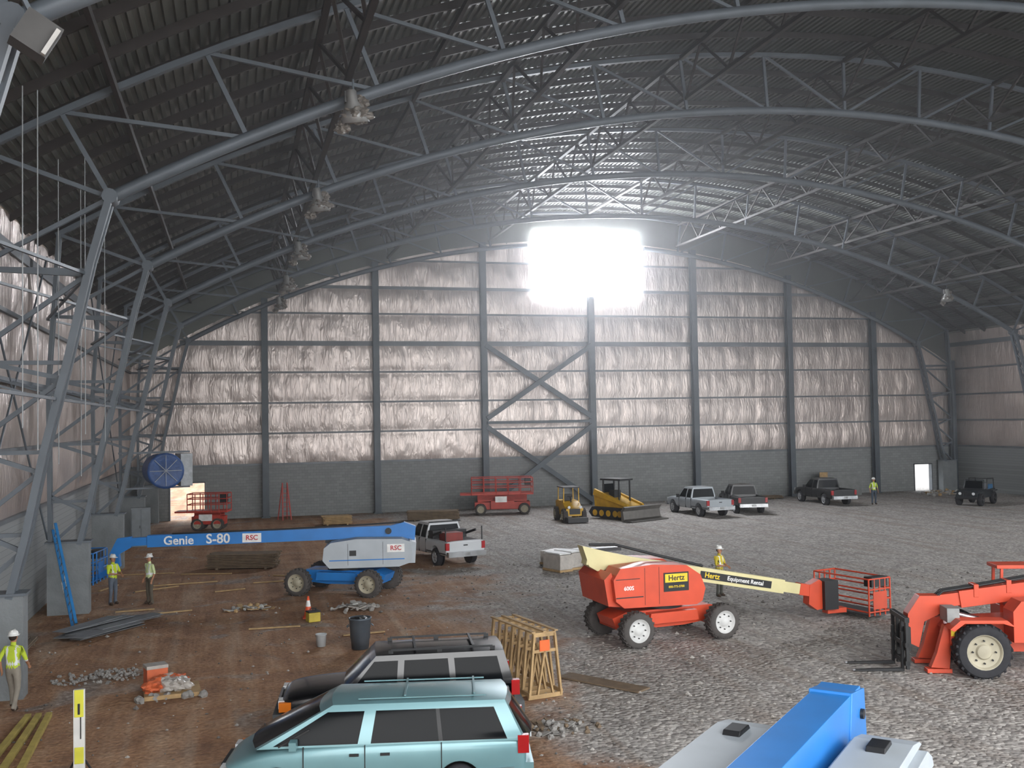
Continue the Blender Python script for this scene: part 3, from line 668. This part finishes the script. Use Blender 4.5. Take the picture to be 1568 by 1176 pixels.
def loader():
    b=B(); Y=M('yellow_machine_paint','#c79a1e',.5)
    b.prism([(-1.6,.5),(-1.7,1.5),(-1.1,1.7),(.6,1.1),(1.3,.9),(1.3,.5)],-.6,.6,Y)
    for s in (1,-1):
        b.prism([(-1.5,.1),(-1.8,.4),(-1.5,.75),(1.1,.75),(1.4,.4),(1.1,.05)],s*.62,s*1.0,TIRE)
        for x in (-1.2,-.6,0,.6,1.0): b.cyl((x,s*.98,.38),(x,s*1.03,.38),.2,Y,n=14)
        b.prism([(-1.6,1.5),(-1.5,1.9),(1.4,1.0),(1.9,.4),(1.7,.3),(1.2,.85)],s*.62,s*.78,Y)
        for x in (-.9,.5): b.beam((x,s*.5,1.1),(x,s*.5,2.5),.09,.09,BLK)
    b.bx(-1.1,.7,-.6,.6,2.45,2.58,BLK); b.bx(-.6,-.1,-.3,.3,1.1,1.8,BLK); b.bx(-1.0,-.95,-.5,.5,1.3,2.2,GLASS)
    b.prism([(1.8,.05),(1.75,.7),(2.0,.95),(2.15,.9),(1.95,.65),(2.05,.15),(2.7,.08),(2.75,.02)],-1.7,1.7,M('worn_bucket','#6d6a66',.5,.5))
    return put(b,'track_loader',(24.0,62.0),(.42,-.9),.015)
loader()
def ylift():
    b=B(); Y=M('yellow_machine_paint')
    b.prism([(-1.3,.4),(-1.4,1.2),(-1.0,1.3),(.2,1.25),(.9,.9),(1.2,.85),(1.2,.4)],-.55,.55,Y)
    for s in (1,-1):
        wheel(b,.9,s*.6,.42,.3,s,RIMC,lug=1,tire=TIREG); wheel(b,-.9,s*.6,.42,.3,s,RIMC,lug=1,tire=TIREG)
        for x in (-.9,.4): b.beam((x,s*.5,1.2),(x,s*.48,2.1),.06,.06,Y)
        b.cyl((1.21,s*.38,.95),(1.25,s*.38,.95),.09,LENS,n=10)
    b.bx(-1.0,.5,-.55,.55,2.1,2.17,BLK); b.bx(-.7,-.3,-.25,.25,1.2,1.65,BLK); b.tube([(.35,0,1.2),(.15,0,1.55)],.03,BLK)
    b.lathe([(.16,0),(.16,.02),(.13,.02)],(.14,0,1.56),(-.4,0,1),BLK,n=12)
    b.bx(1.18,1.22,-.35,.35,.5,.85,BLK); b.box((1.6,0,.2),(.7,1.3,.3),BLK)
    return put(b,'yellow_tractor',(20.6,61.9),(-.05,-1),.02)
ylift()

# ================= people
def person(name,loc,yaw,sh,pants,skin='#a9785a',hat='#dcdcd8',pose=None,stripe=True,sc=1.0):
    p=pose or {}
    J={'pel':(0,0,.97,.135),'sp':(0,0,1.14,.125),'ch':(.01,0,1.33,.15),'nb':(0,0,1.49,.075),'nk':(.01,0,1.545,.055),'jaw':(.025,0,1.6,.07),'fc':(.018,0,1.68,.088),'cr':(0,0,1.745,.07)}
    E=[('pel','sp','T'),('sp','ch','T'),('ch','nb','T'),('nb','nk','S'),('nk','jaw','S'),('jaw','fc','S'),('fc','cr','S')]
    for s,n in ((1,'L'),(-1,'R')):
        el=p.get('el'+n,(-.03,.27,1.17)); wr=p.get('wr'+n,(.06,.27,.94)); kn=p.get('kn'+n,(.02,.11,.5)); an=p.get('an'+n,(-.02,.12,.09))
        J['sh'+n]=(0,s*.185,1.43,.068); J['el'+n]=(el[0],s*el[1],el[2],.044); J['wr'+n]=(wr[0],s*wr[1],wr[2],.028)
        d=(Vector((wr[0],s*wr[1],wr[2]))-Vector((el[0],s*el[1],el[2]))).normalized(); W=Vector(J['wr'+n][:3]); pm=W+d*.08
        J['pm'+n]=(*pm,.026)
        E+=[('ch','sh'+n,'T'),('sh'+n,'el'+n,'A'),('el'+n,'wr'+n,'S'),('wr'+n,'pm'+n,'S')]
        sd=Vector((1,0,0)); sd=(sd-d*sd.dot(d)).normalized(); inn=d.cross(sd)*(1 if s<0 else -1)
        for k,o in enumerate((-.027,-.009,.009,.027)):
            l=(.07,.08,.085,.075)[k]; a=pm+sd*o+d*.02; c=a+d*l*.5+inn*.006; e=c+d*l*.4+inn*.02
            J['f%d%s'%(k,n)]=(*a,.010); J['g%d%s'%(k,n)]=(*c,.009); J['h%d%s'%(k,n)]=(*e,.008)
            E+=[('pm'+n,'f%d%s'%(k,n),'S'),('f%d%s'%(k,n),'g%d%s'%(k,n),'S'),('g%d%s'%(k,n),'h%d%s'%(k,n),'S')]
        a=W+d*.04+sd*.035; c=a+d*.035+sd*.02
        J['t'+n]=(*a,.011); J['u'+n]=(*c,.009); E+=[('wr'+n,'t'+n,'S'),('t'+n,'u'+n,'S')]
        J['hp'+n]=(0,s*.095,.9,.1); J['kn'+n]=(kn[0],s*kn[1],kn[2],.068); J['an'+n]=(an[0],s*an[1],an[2],.05); J['to'+n]=(an[0]+.16,s*(an[1]+.02),an[2]-.045,.042); J['he'+n]=(an[0]-.05,s*an[1],an[2]-.04,.042)
        E+=[('pel','hp'+n,'P'),('hp'+n,'kn'+n,'P'),('kn'+n,'an'+n,'P'),('an'+n,'to'+n,'B'),('an'+n,'he'+n,'B')]
    names=list(J); me=bpy.data.meshes.new('p'); me.from_pydata([J[k][:3] for k in names],[(names.index(a),names.index(c)) for a,c,_ in E],[]); me.update()
    def mods(o):
        m=o.modifiers.new('k','SKIN'); m.use_smooth_shade=True
        sv=o.data.skin_vertices[0].data
        for i,k in enumerate(names): sv[i].radius=(J[k][3],J[k][3]); sv[i].use_root=(i==0)
        for k in ('ch','pel','sp'): i=names.index(k); sv[i].radius=(J[k][3]*1.15,J[k][3]*.85)
        u=o.modifiers.new('u','SUBSURF'); u.levels=2; u.render_levels=2
    me=bake(me,mods)
    mt={'T':M('shirt_'+sh[1:],sh,.8,0,6,.1),'A':M('shirt_'+sh[1:]),'P':M('pants_'+pants[1:],pants,.9,0,6,.15),'B':M('work_boots','#3b2c20',.8),'S':M('skin_'+skin[1:],skin,.6,0,5,.06)}
    silver=M('reflective_stripe','#d8dadb',.4); segs=[(Vector(J[a][:3]),Vector(J[c][:3]),l,(J[a][3]+J[c][3])/2) for a,c,l in E]
    fm=[]
    for f in me.polygons:
        q=f.center; best=9;lab='T'
        for a,c,l,r in segs:
            t=max(0,min(1,(q-a).dot(c-a)/max(1e-9,(c-a).length_squared))); dd=(q-a.lerp(c,t)).length-r
            if dd<best: best=dd;lab=l
        m_=mt[lab]
        if lab=='T' and q.z<.99: m_=mt['P']
        if lab in('T','A') and stripe and ((abs(q.z-1.12)<.03 and q.z>.99) or (lab=='T' and abs(abs(q.y)-.1)<.022 and q.z>1.12)): m_=silver
        fm.append(m_)
    b=B(); b.T=Matrix.Scale(sc,4)
    b.add([v.co for v in me.vertices],[tuple(f.vertices) for f in me.polygons],fm,True)
    dk=M('dark_eye','#1a1512',.3); sk=mt['S']; hr=M('dark_hair','#2a1f18',.9)
    for s in (1,-1):
        b.ball((.1,s*.032,1.685),.012,dk,sub=2); b.ball((.01,s*.088,1.675),.025,sk,sub=2,sc=(.7,.4,1.2))
    b.ball((.118,0,1.66),.017,sk,sub=2,sc=(1,.8,1.4)); b.ball((.1,0,1.622),.02,M('lips','#7c4238',.6),sub=2,sc=(.4,1.2,.3))
    b.ball((-.022,0,1.69),.088,hr,sub=2,sc=(.9,1,1))
    if hat:
        hm=M('hard_hat_'+hat[1:],hat,.35,0,2,.03,coat=.4)
        b.lathe([(.135,.0),(.135,.012),(.112,.014),(.11,.05),(.095,.09),(.06,.12),(.001,.13)],(.005,0,1.725),(0,0,1),hm,n=20)
        b.box((.13,0,1.728),(.08,.16,.014),hm); b.beam((-.09,0,1.83),(.09,0,1.83),.03,.05,hm)
    return b.obj(name,loc,yaw)
walk={'knL':(.14,.1,.52),'anL':(.2,.11,.1),'knR':(.0,.1,.5),'anR':(-.22,.11,.12),'elL':(-.12,.26,1.2),'wrL':(-.05,.25,.97),'elR':(.05,.27,1.17),'wrR':(.22,.24,1.02)}
hold={'elL':(.05,.28,1.17),'wrL':(.27,.15,1.1),'elR':(.05,.28,1.17),'wrR':(.27,.12,1.15)}
person('construction_worker',(-4.95,25.9,0),rad(75),'#b9cc3a','#8a8378',hat='#e2e2de',pose=walk)
person('construction_worker',(-4.3,39.9,0),rad(-40),'#c6d936','#5c6470',pose=hold)
person('construction_worker',(-3.0,39.5,0),rad(215),'#c9d6a0','#5a5348',pose={})
person('construction_worker',(43.9,63.4,0),rad(-100),'#b9d040','#3f4a58',pose={},sc=1.05)
person('construction_worker',(16.8,33.6,0),rad(-60),'#b8a62c','#4a4a44',pose=hold)

# ================= props
WOOD=M('pine_lumber','#a68a62',.8,0,5,.2,.2,30); WOODD=M('weathered_lumber','#6f5f4d',.9,0,4,.2,.2,30); WRAP=M('plastic_wrap','#a8a29b',.35,0,4,.15,.4,8)
def rack():
    b=B()
    for k in range(7):
        y=k*.36
        for s in (1,-1): b.beam((s*.42,y,.05),(s*.27,y,1.5),.05,.09,WOOD,up=(0,1,0)); b.beam((s*.2,y,.1),(-s*.02,y,1.2),.04,.07,WOOD,up=(0,1,0))
        b.beam((-.45,y,.06),(.45,y,.06),.05,.1,WOOD); b.beam((-.3,y,1.48),(.3,y,1.48),.05,.1,WOOD); b.beam((-.3,y,1.1),(.3,y,1.1),.04,.07,WOOD)
    for x in (-.3,0,.3): b.beam((x,-.05,1.55),(x,2.2,1.55),.09,.03,WOOD)
    for x in (-.42,.42): b.beam((x,-.05,.13),(x,2.2,.13),.05,.09,WOOD)
    b.bx(-.14,.12,-.04,-.02,1.1,1.35,M('orange_tag','#d8602a',.6))
    return b.obj('wooden_frame_rack',(6.95,22.95,0),math.atan2(.4,2)+0)
rack()
b=B()
for i in range(3):
    b.box((-.1+i*.75,(i%2)*.25,.42),(.66,1.2,.62),WRAP,rz=.08*i,tx=.97); b.box((-.1+i*.75,(i%2)*.25,.06),(.7,1.25,.1),WOOD); b.box((-.1+i*.75,(i%2)*.25,.77),(.6,1.1,.06),M('white_sheet','#cfd0ce',.6),rz=.1*i)
b.box((1.3,1.7,.35),(1.2,1.2,.5),WRAP,rz=.3); b.box((1.3,1.7,.05),(1.2,1.3,.1),WOOD,rz=.3)
b.obj('wrapped_pallets',(13.4,41.8,0),.35,.02)
def lumber(loc,rz,L,W,n,mat,name='lumber_stack'):
    b=B()
    for k in range(n):
        for j in range(int(W/.16)): b.box((random.uniform(-.08,.08),-W/2+.08+j*.16,.1+k*.07),(L*random.uniform(.94,1),.14,.05),mat,rz=random.uniform(-.01,.01))
    for x in (-L*.35,L*.35): b.box((x,0,.035),(.1,W,.07),mat)
    return b.obj(name,loc,rz)
lumber((.4,48.0,0),-.25,3.1,1.2,9,WOODD)
lumber((12.6,66.3,0),-.2,3.4,1.4,8,WOODD); lumber((6.3,66.2,0),.0,1.8,1.4,7,WOOD)
lumber((38.5,71.3,0),.0,5.0,1.0,3,WOODD)
lumber((-6.1,32.0,0),1.57,4.0,.6,2,WOODD)
b=B()
GM=M('grey_sheet_metal','#8b8d90',.5,.4)
for i in range(14): b.box((random.uniform(-.7,.7),random.uniform(-.9,.9),.03+i*.018),(.35+.3*random.random(),2.6,.014),GM,rz=-.5+random.uniform(-.25,.25))
b.obj('sheet_metal_pile',(-3.9,34.9,0),0)
b=B()
for i in range(3): b.box((i*.28-.3,0,.06+(i%2)*.0),(.12,4.2,.1),M('yellow_timber','#a8964e',.8,0,4,.2),rz=.03*i)
b.obj('timber_beams',(-4.25,23.0,0),-.03)
b=B()
b.box((8.65,23.7,.04),(2.4,.5,.04),WOODD,rz=-.98)
b.obj('plywood_board')
b=B()
for (x,y,l,r) in ((-2,44,2.6,.1),(-1.2,46.5,2.2,-.3),(-3.0,43,1.8,.5),(1.5,43.2,1.6,.05),(-3.8,47.5,2.5,-.1),(2.2,44.6,1.4,-.5),(-.2,41.6,1.2,.3),(-4.9,44,1.5,1.2),(-2.2,37.5,1.5,.2),(1.2,33.5,1.6,-.05),(3.8,31.6,1.3,.1),(-3.4,38.3,1.3,.1)):
    b.box((x,y,.03),(l,.1,.04),WOOD,rz=r)
b.obj('scattered_planks')
b=B(); TC=M('trash_can_metal','#5a636c',.45,.5)
b.lathe([(.001,.02),(.24,.02),(.27,.3),(.285,.32),(.29,.6),(.3,.62),(.31,.84),(.33,.86),(.33,.9),(.3,.9),(.29,.6),(.25,.1),(.001,.1)],(0,0,0),(0,0,1),TC,n=24)
for s in (1,-1): b.tube([(s*.31,-.1,.7),(s*.37,-.08,.66),(s*.37,.08,.66),(s*.31,.1,.7)],.015,TC)
b.ball((0,0,.82),.27,BLK,nz=.3,sub=3,sc=(1,1,.4)); b.obj('trash_can',(3.45,29.6,0))
b=B(); OC=M('cone_orange','#d9542a',.5); b.box((0,0,.02),(.38,.38,.04),OC); b.lathe([(.15,.04),(.1,.3),(.085,.38),(.05,.58),(.03,.72),(.001,.72)],(0,0,0),(0,0,1),[OC,OC,WHITE,OC,OC],n=20); b.obj('traffic_cone',(2.35,34.9,0))
b=B(); b.box((0,0,.17),(.4,.3,.3),M('yellow_case','#b6a23a',.5)); b.box((0,0,.35),(.42,.32,.05),BLK); b.tube([(-.1,0,.38),(-.1,0,.44),(.1,0,.44),(.1,0,.38)],.015,BLK); b.obj('tool_case',(2.45,34.1,0),.3,.02)
b=B(); b.lathe([(.001,.01),(.13,.01),(.155,.36),(.165,.37),(.165,.34),(.15,.34),(.12,.05),(.001,.05)],(0,0,0),(0,0,1),M('bucket_white','#b5b9bb',.5),n=20); b.tube([(-.16,0,.33),(-.12,.12,.2),(.12,.12,.2),(.16,0,.33)],.006,BLK); b.obj('plastic_bucket',(2.4,30.3,0))
def heap(loc,n,r,mats,name,zmax=.3,seed=1,smin=.03,smax=.1,flat=.5):
    b=B(); rr=random.Random(seed)
    for i in range(n):
        a=rr.random()*6.28; d=r*rr.random()**.7; h=zmax*(1-d/r)
        s=rr.uniform(smin,smax); m_=rr.choice(mats)
        if rr.random()>flat: b.ball((d*math.cos(a),d*math.sin(a)*.7,h*.6+s*.4),s,m_,nz=.5,seed=i,sub=2)
        else: b.box((d*math.cos(a),d*math.sin(a)*.7,h*.6+s*.3),(s*4,s*2,s*.25),m_,rz=rr.random()*3,ry=rr.uniform(-.4,.4))
    return b.obj(name,loc)
ORB=M('orange_bag','#c4613a',.6); CG=M('concrete_rubble','#8d8a86',.9,0,5,.15); SCR=M('white_scrap','#a9a9a5',.7)
b=B(); b.box((0,0,.06),(1.3,1.1,.1),WOOD)
for i in range(7): b.ball((random.uniform(-.4,.4),random.uniform(-.3,.3),.24),.26,(WRAP,ORB)[i%2],nz=.5,seed=i,sub=3,sc=(1.1,1,.6))
b.box((-.35,.8,.25),(.5,.4,.5),ORB,rz=.2); b.box((-.35,.8,.53),(.52,.42,.08),WRAP,rz=.2)
for i in range(8): b.ball((random.uniform(-.8,.8),random.uniform(-.8,-.3),.06),.1,CG,nz=.5,seed=i+9,sub=2)
b.obj('wrapped_supplies_pallet',(-1.5,26.3,0),.1)
heap((4.0,35.8,0),60,.9,[CG,WRAP,SCR],'debris_pile',.4,3,flat=.75)
heap((.5,37.2,0),40,.9,[CG,SCR,WOOD],'debris_pile',.12,4,flat=.8)
heap((6.5,20.6,0),70,.9,[CG,WOODD],'debris_pile',.15,5,smax=.07)
heap((-3.4,28.6,0),160,1.2,[CG],'rubble_pile',.1,6,smin=.02,smax=.05,flat=.2)
heap((54.0,69.0,0),60,2.5,[CG,SCR,WOOD],'debris_pile',.5,8,smax=.16)
b=B(); W_=M('post_white','#c9c9c5',.5); Yp=M('post_yellow','#c8c43a',.5)
b.box((0,0,.03),(.5,.5,.06),BLK); b.box((0,0,.85),(.2,.08,1.6),W_); b.box((0,-.045,1.4),(.16,.02,.5),Yp); b.box((0,-.045,.45),(.16,.02,.3),Yp); b.box((.03,-.05,.95),(.02,.02,.4),BLK); b.box((0,-.06,1.3),(.04,.02,.2),BLK)
b.tube([(.0,0,.5),(.25,.1,.04)],.02,BLK); b.tube([(.0,0,.5),(-.25,.1,.04)],.02,BLK); b.obj('marker_post',(-2.8,20.5,0),.0,.008)
b=B(); LB=M('ladder_blue','#2d78b4',.5)
for s in (-.2,.2): b.beam((s,0,0),(s,0,3.9),.04,.09,LB,up=(0,1,0))
for i in range(12): b.cyl((-.2,0,.3+i*.3),(.2,0,.3+i*.3),.018,CHR,n=6)
for s in (-.2,.2): b.text('WERNER',.1,TR(s,-.06,1.6)@Matrix.Rotation(pi/2,4,'X')@RZ(pi/2),WHITE,ext=.003)
o=b.obj('leaning_ladder',(-5.05,36.0,.02)); d=Vector((-1.0,2.3,3.2)).normalized(); o.rotation_euler=d.to_track_quat('Z','X').to_euler()
b=B(); RL=M('ladder_red','#a8382c',.5)
for s in (1,-1):
    b.beam((s*.3,0,0),(s*.16,.4,2.5),.04,.08,RL); b.beam((s*.32,.9,0),(s*.16,.42,2.5),.04,.06,RL)
for i in range(7): z=.3+i*.3; b.beam((-.3+.055*z,.16*z,z),(.3-.055*z,.16*z,z),.06,.03,RL)
b.obj('step_ladder',(3.4,70.3,0),.3)
b=B(); BW=M('blue_tarp_wrap','#2c4f86',.45,0,3,.3,.5,6); GP=M('fan_housing','#8c9298',.5,.3)
b.cyl((0,-.5,0),(0,1.3,0),.85,BW,n=26); b.lathe([(.85,0),(.93,.02),(.93,.14),(.78,.14),(.3,.02),(.001,.02)],(0,-.55,0),(0,-1,0),BW,n=26)
for i in range(4): t=i*pi/4; b.beam((-.8*math.cos(t),-.72,-.8*math.sin(t)),(.8*math.cos(t),-.72,.8*math.sin(t)),.03,.03,GP,up=(0,1,0))
b.box((1.15,.5,0),(.6,1.5,1.7),M('clear_plastic_wrap','#a6abae',.3,0,4,.2,.4,6)); b.beam((-2.2,.2,-.9),(1.4,.2,-.9),.1,.1,STEEL); b.beam((-2.2,.2,.95),(1.4,.2,.95),.1,.1,STEEL)
b.obj('blower_fan',(-3.6,56.6,4.15),.25)
b=B(); b.bx(-.5,.5,-.2,.2,.0,2.1,M('cabinet_grey','#6f7478',.5,.2)); b.bx(-.46,-.02,-.23,-.2,.08,2.02,M('cabinet_grey')); b.bx(.02,.46,-.23,-.2,.08,2.02,M('cabinet_grey')); b.bx(-.06,-.03,-.26,-.22,1,1.15,BLK); b.obj('metal_cabinet',(-4.9,58.6,0),.1,.01)
b=B(); b.bx(-1.7,1.7,-.06,.06,0,1.9,M('stacked_panel','#7a7c7c',.7)); b.bx(-1.6,1.9,-.2,-.1,0,1.6,M('stacked_panel')); b.bx(-1.9,-1.2,-.3,-.24,0,1.9,WOOD); b.obj('leaning_panels',(46.5,71.7,0),0)
LW=M('plastic_bag_wrap','#7b746c',.4,0,6,.35,.3,10)
def highbay(x,y,z,k):
    b=B()
    b.cyl((0,0,.5),(0,0,.85),.03,STEEL,n=6); b.lathe([(.1,.55),(.14,.5),(.15,.25),(.28,.0),(.4,-.3),(.38,-.3),(.1,.1),(.001,.12)],(0,0,0),(-.15,-.25,1),M('lamp_reflector','#9c9b98',.4,.4),n=20)
    b.ball((.08,0,-.12),.36,LW,nz=.6,seed=k*3.1,sub=4,sc=(1.0,.9,.6)); b.ball((-.28,.05,-.45),.18,LW,nz=.6,seed=k*5.7,sub=3,sc=(1,.8,.9)); b.ball((.2,.05,.25),.2,LW,nz=.6,seed=k*2.7,sub=3,sc=(1,.8,.9))
    b.box((-.12,0,.35),(.22,.2,.3),M('ballast_box','#4f4d4b',.5)); return b.obj('high_bay_light',(x,y,z))
for k,y in enumerate(FY[2:]): highbay(3.1,y-.5 if y<70 else y-1.0,arc(3.1,60)-.45,k)
highbay(48.7,61.1,arc(48.7,60)-.5,7)
b=B(); b.box((0,0,0),(.5,.35,.5),M('flood_housing','#4c4a48',.5),ry=.5); b.box((.16,-.05,-.12),(.42,.4,.06),M('flood_glass','#c9c6c0',.2),ry=.5+pi/2); b.beam((0,0,.2),(-.3,0,.8),.06,.06,STEEL); b.obj('flood_light',(-2.6,15.1,11.9),.3)

# haze of construction dust hanging under the roof
hb=B(); hm=bpy.data.materials.new('dust_haze'); hm.use_nodes=True; nt=hm.node_tree; nt.nodes.remove(nt.nodes['Principled BSDF'])
vs_=nt.nodes.new('ShaderNodeVolumeScatter'); vs_.inputs['Density'].default_value=.0023; vs_.inputs['Anisotropy'].default_value=.72; vs_.inputs['Color'].default_value=(.95,.96,1,1)
nt.links.new(vs_.outputs[0],nt.nodes['Material Output'].inputs['Volume'])
hb.bx(XL+.3,XR-.3,1,YB-.4,5.3,22.2,hm); ho=hb.obj('haze'); ho.parent=bpy.data.objects['ceiling']

# ---------------- lights
w=bpy.data.worlds.new('W'); bpy.context.scene.world=w; w.use_nodes=True
w.node_tree.nodes['Background'].inputs[0].default_value=(.9,.95,1,1); w.node_tree.nodes['Background'].inputs[1].default_value=4.0
def sun(name,el,az,e,ang,col):
    l=bpy.data.lights.new(name,'SUN'); l.energy=e; l.angle=rad(ang); l.color=col; o=bpy.data.objects.new(name,l); COL.objects.link(o)
    d=Vector((math.cos(rad(el))*math.sin(rad(az)),math.cos(rad(el))*math.cos(rad(az)),-math.sin(rad(el)))); o.rotation_euler=d.to_track_quat('-Z','Y').to_euler(); o.location=(20,-20,20)
sun('sky_sun',24,3,2.6,55,(1,.96,.92))
sun('side_door_daylight',16,-75,1.2,35,(1,.98,.96))
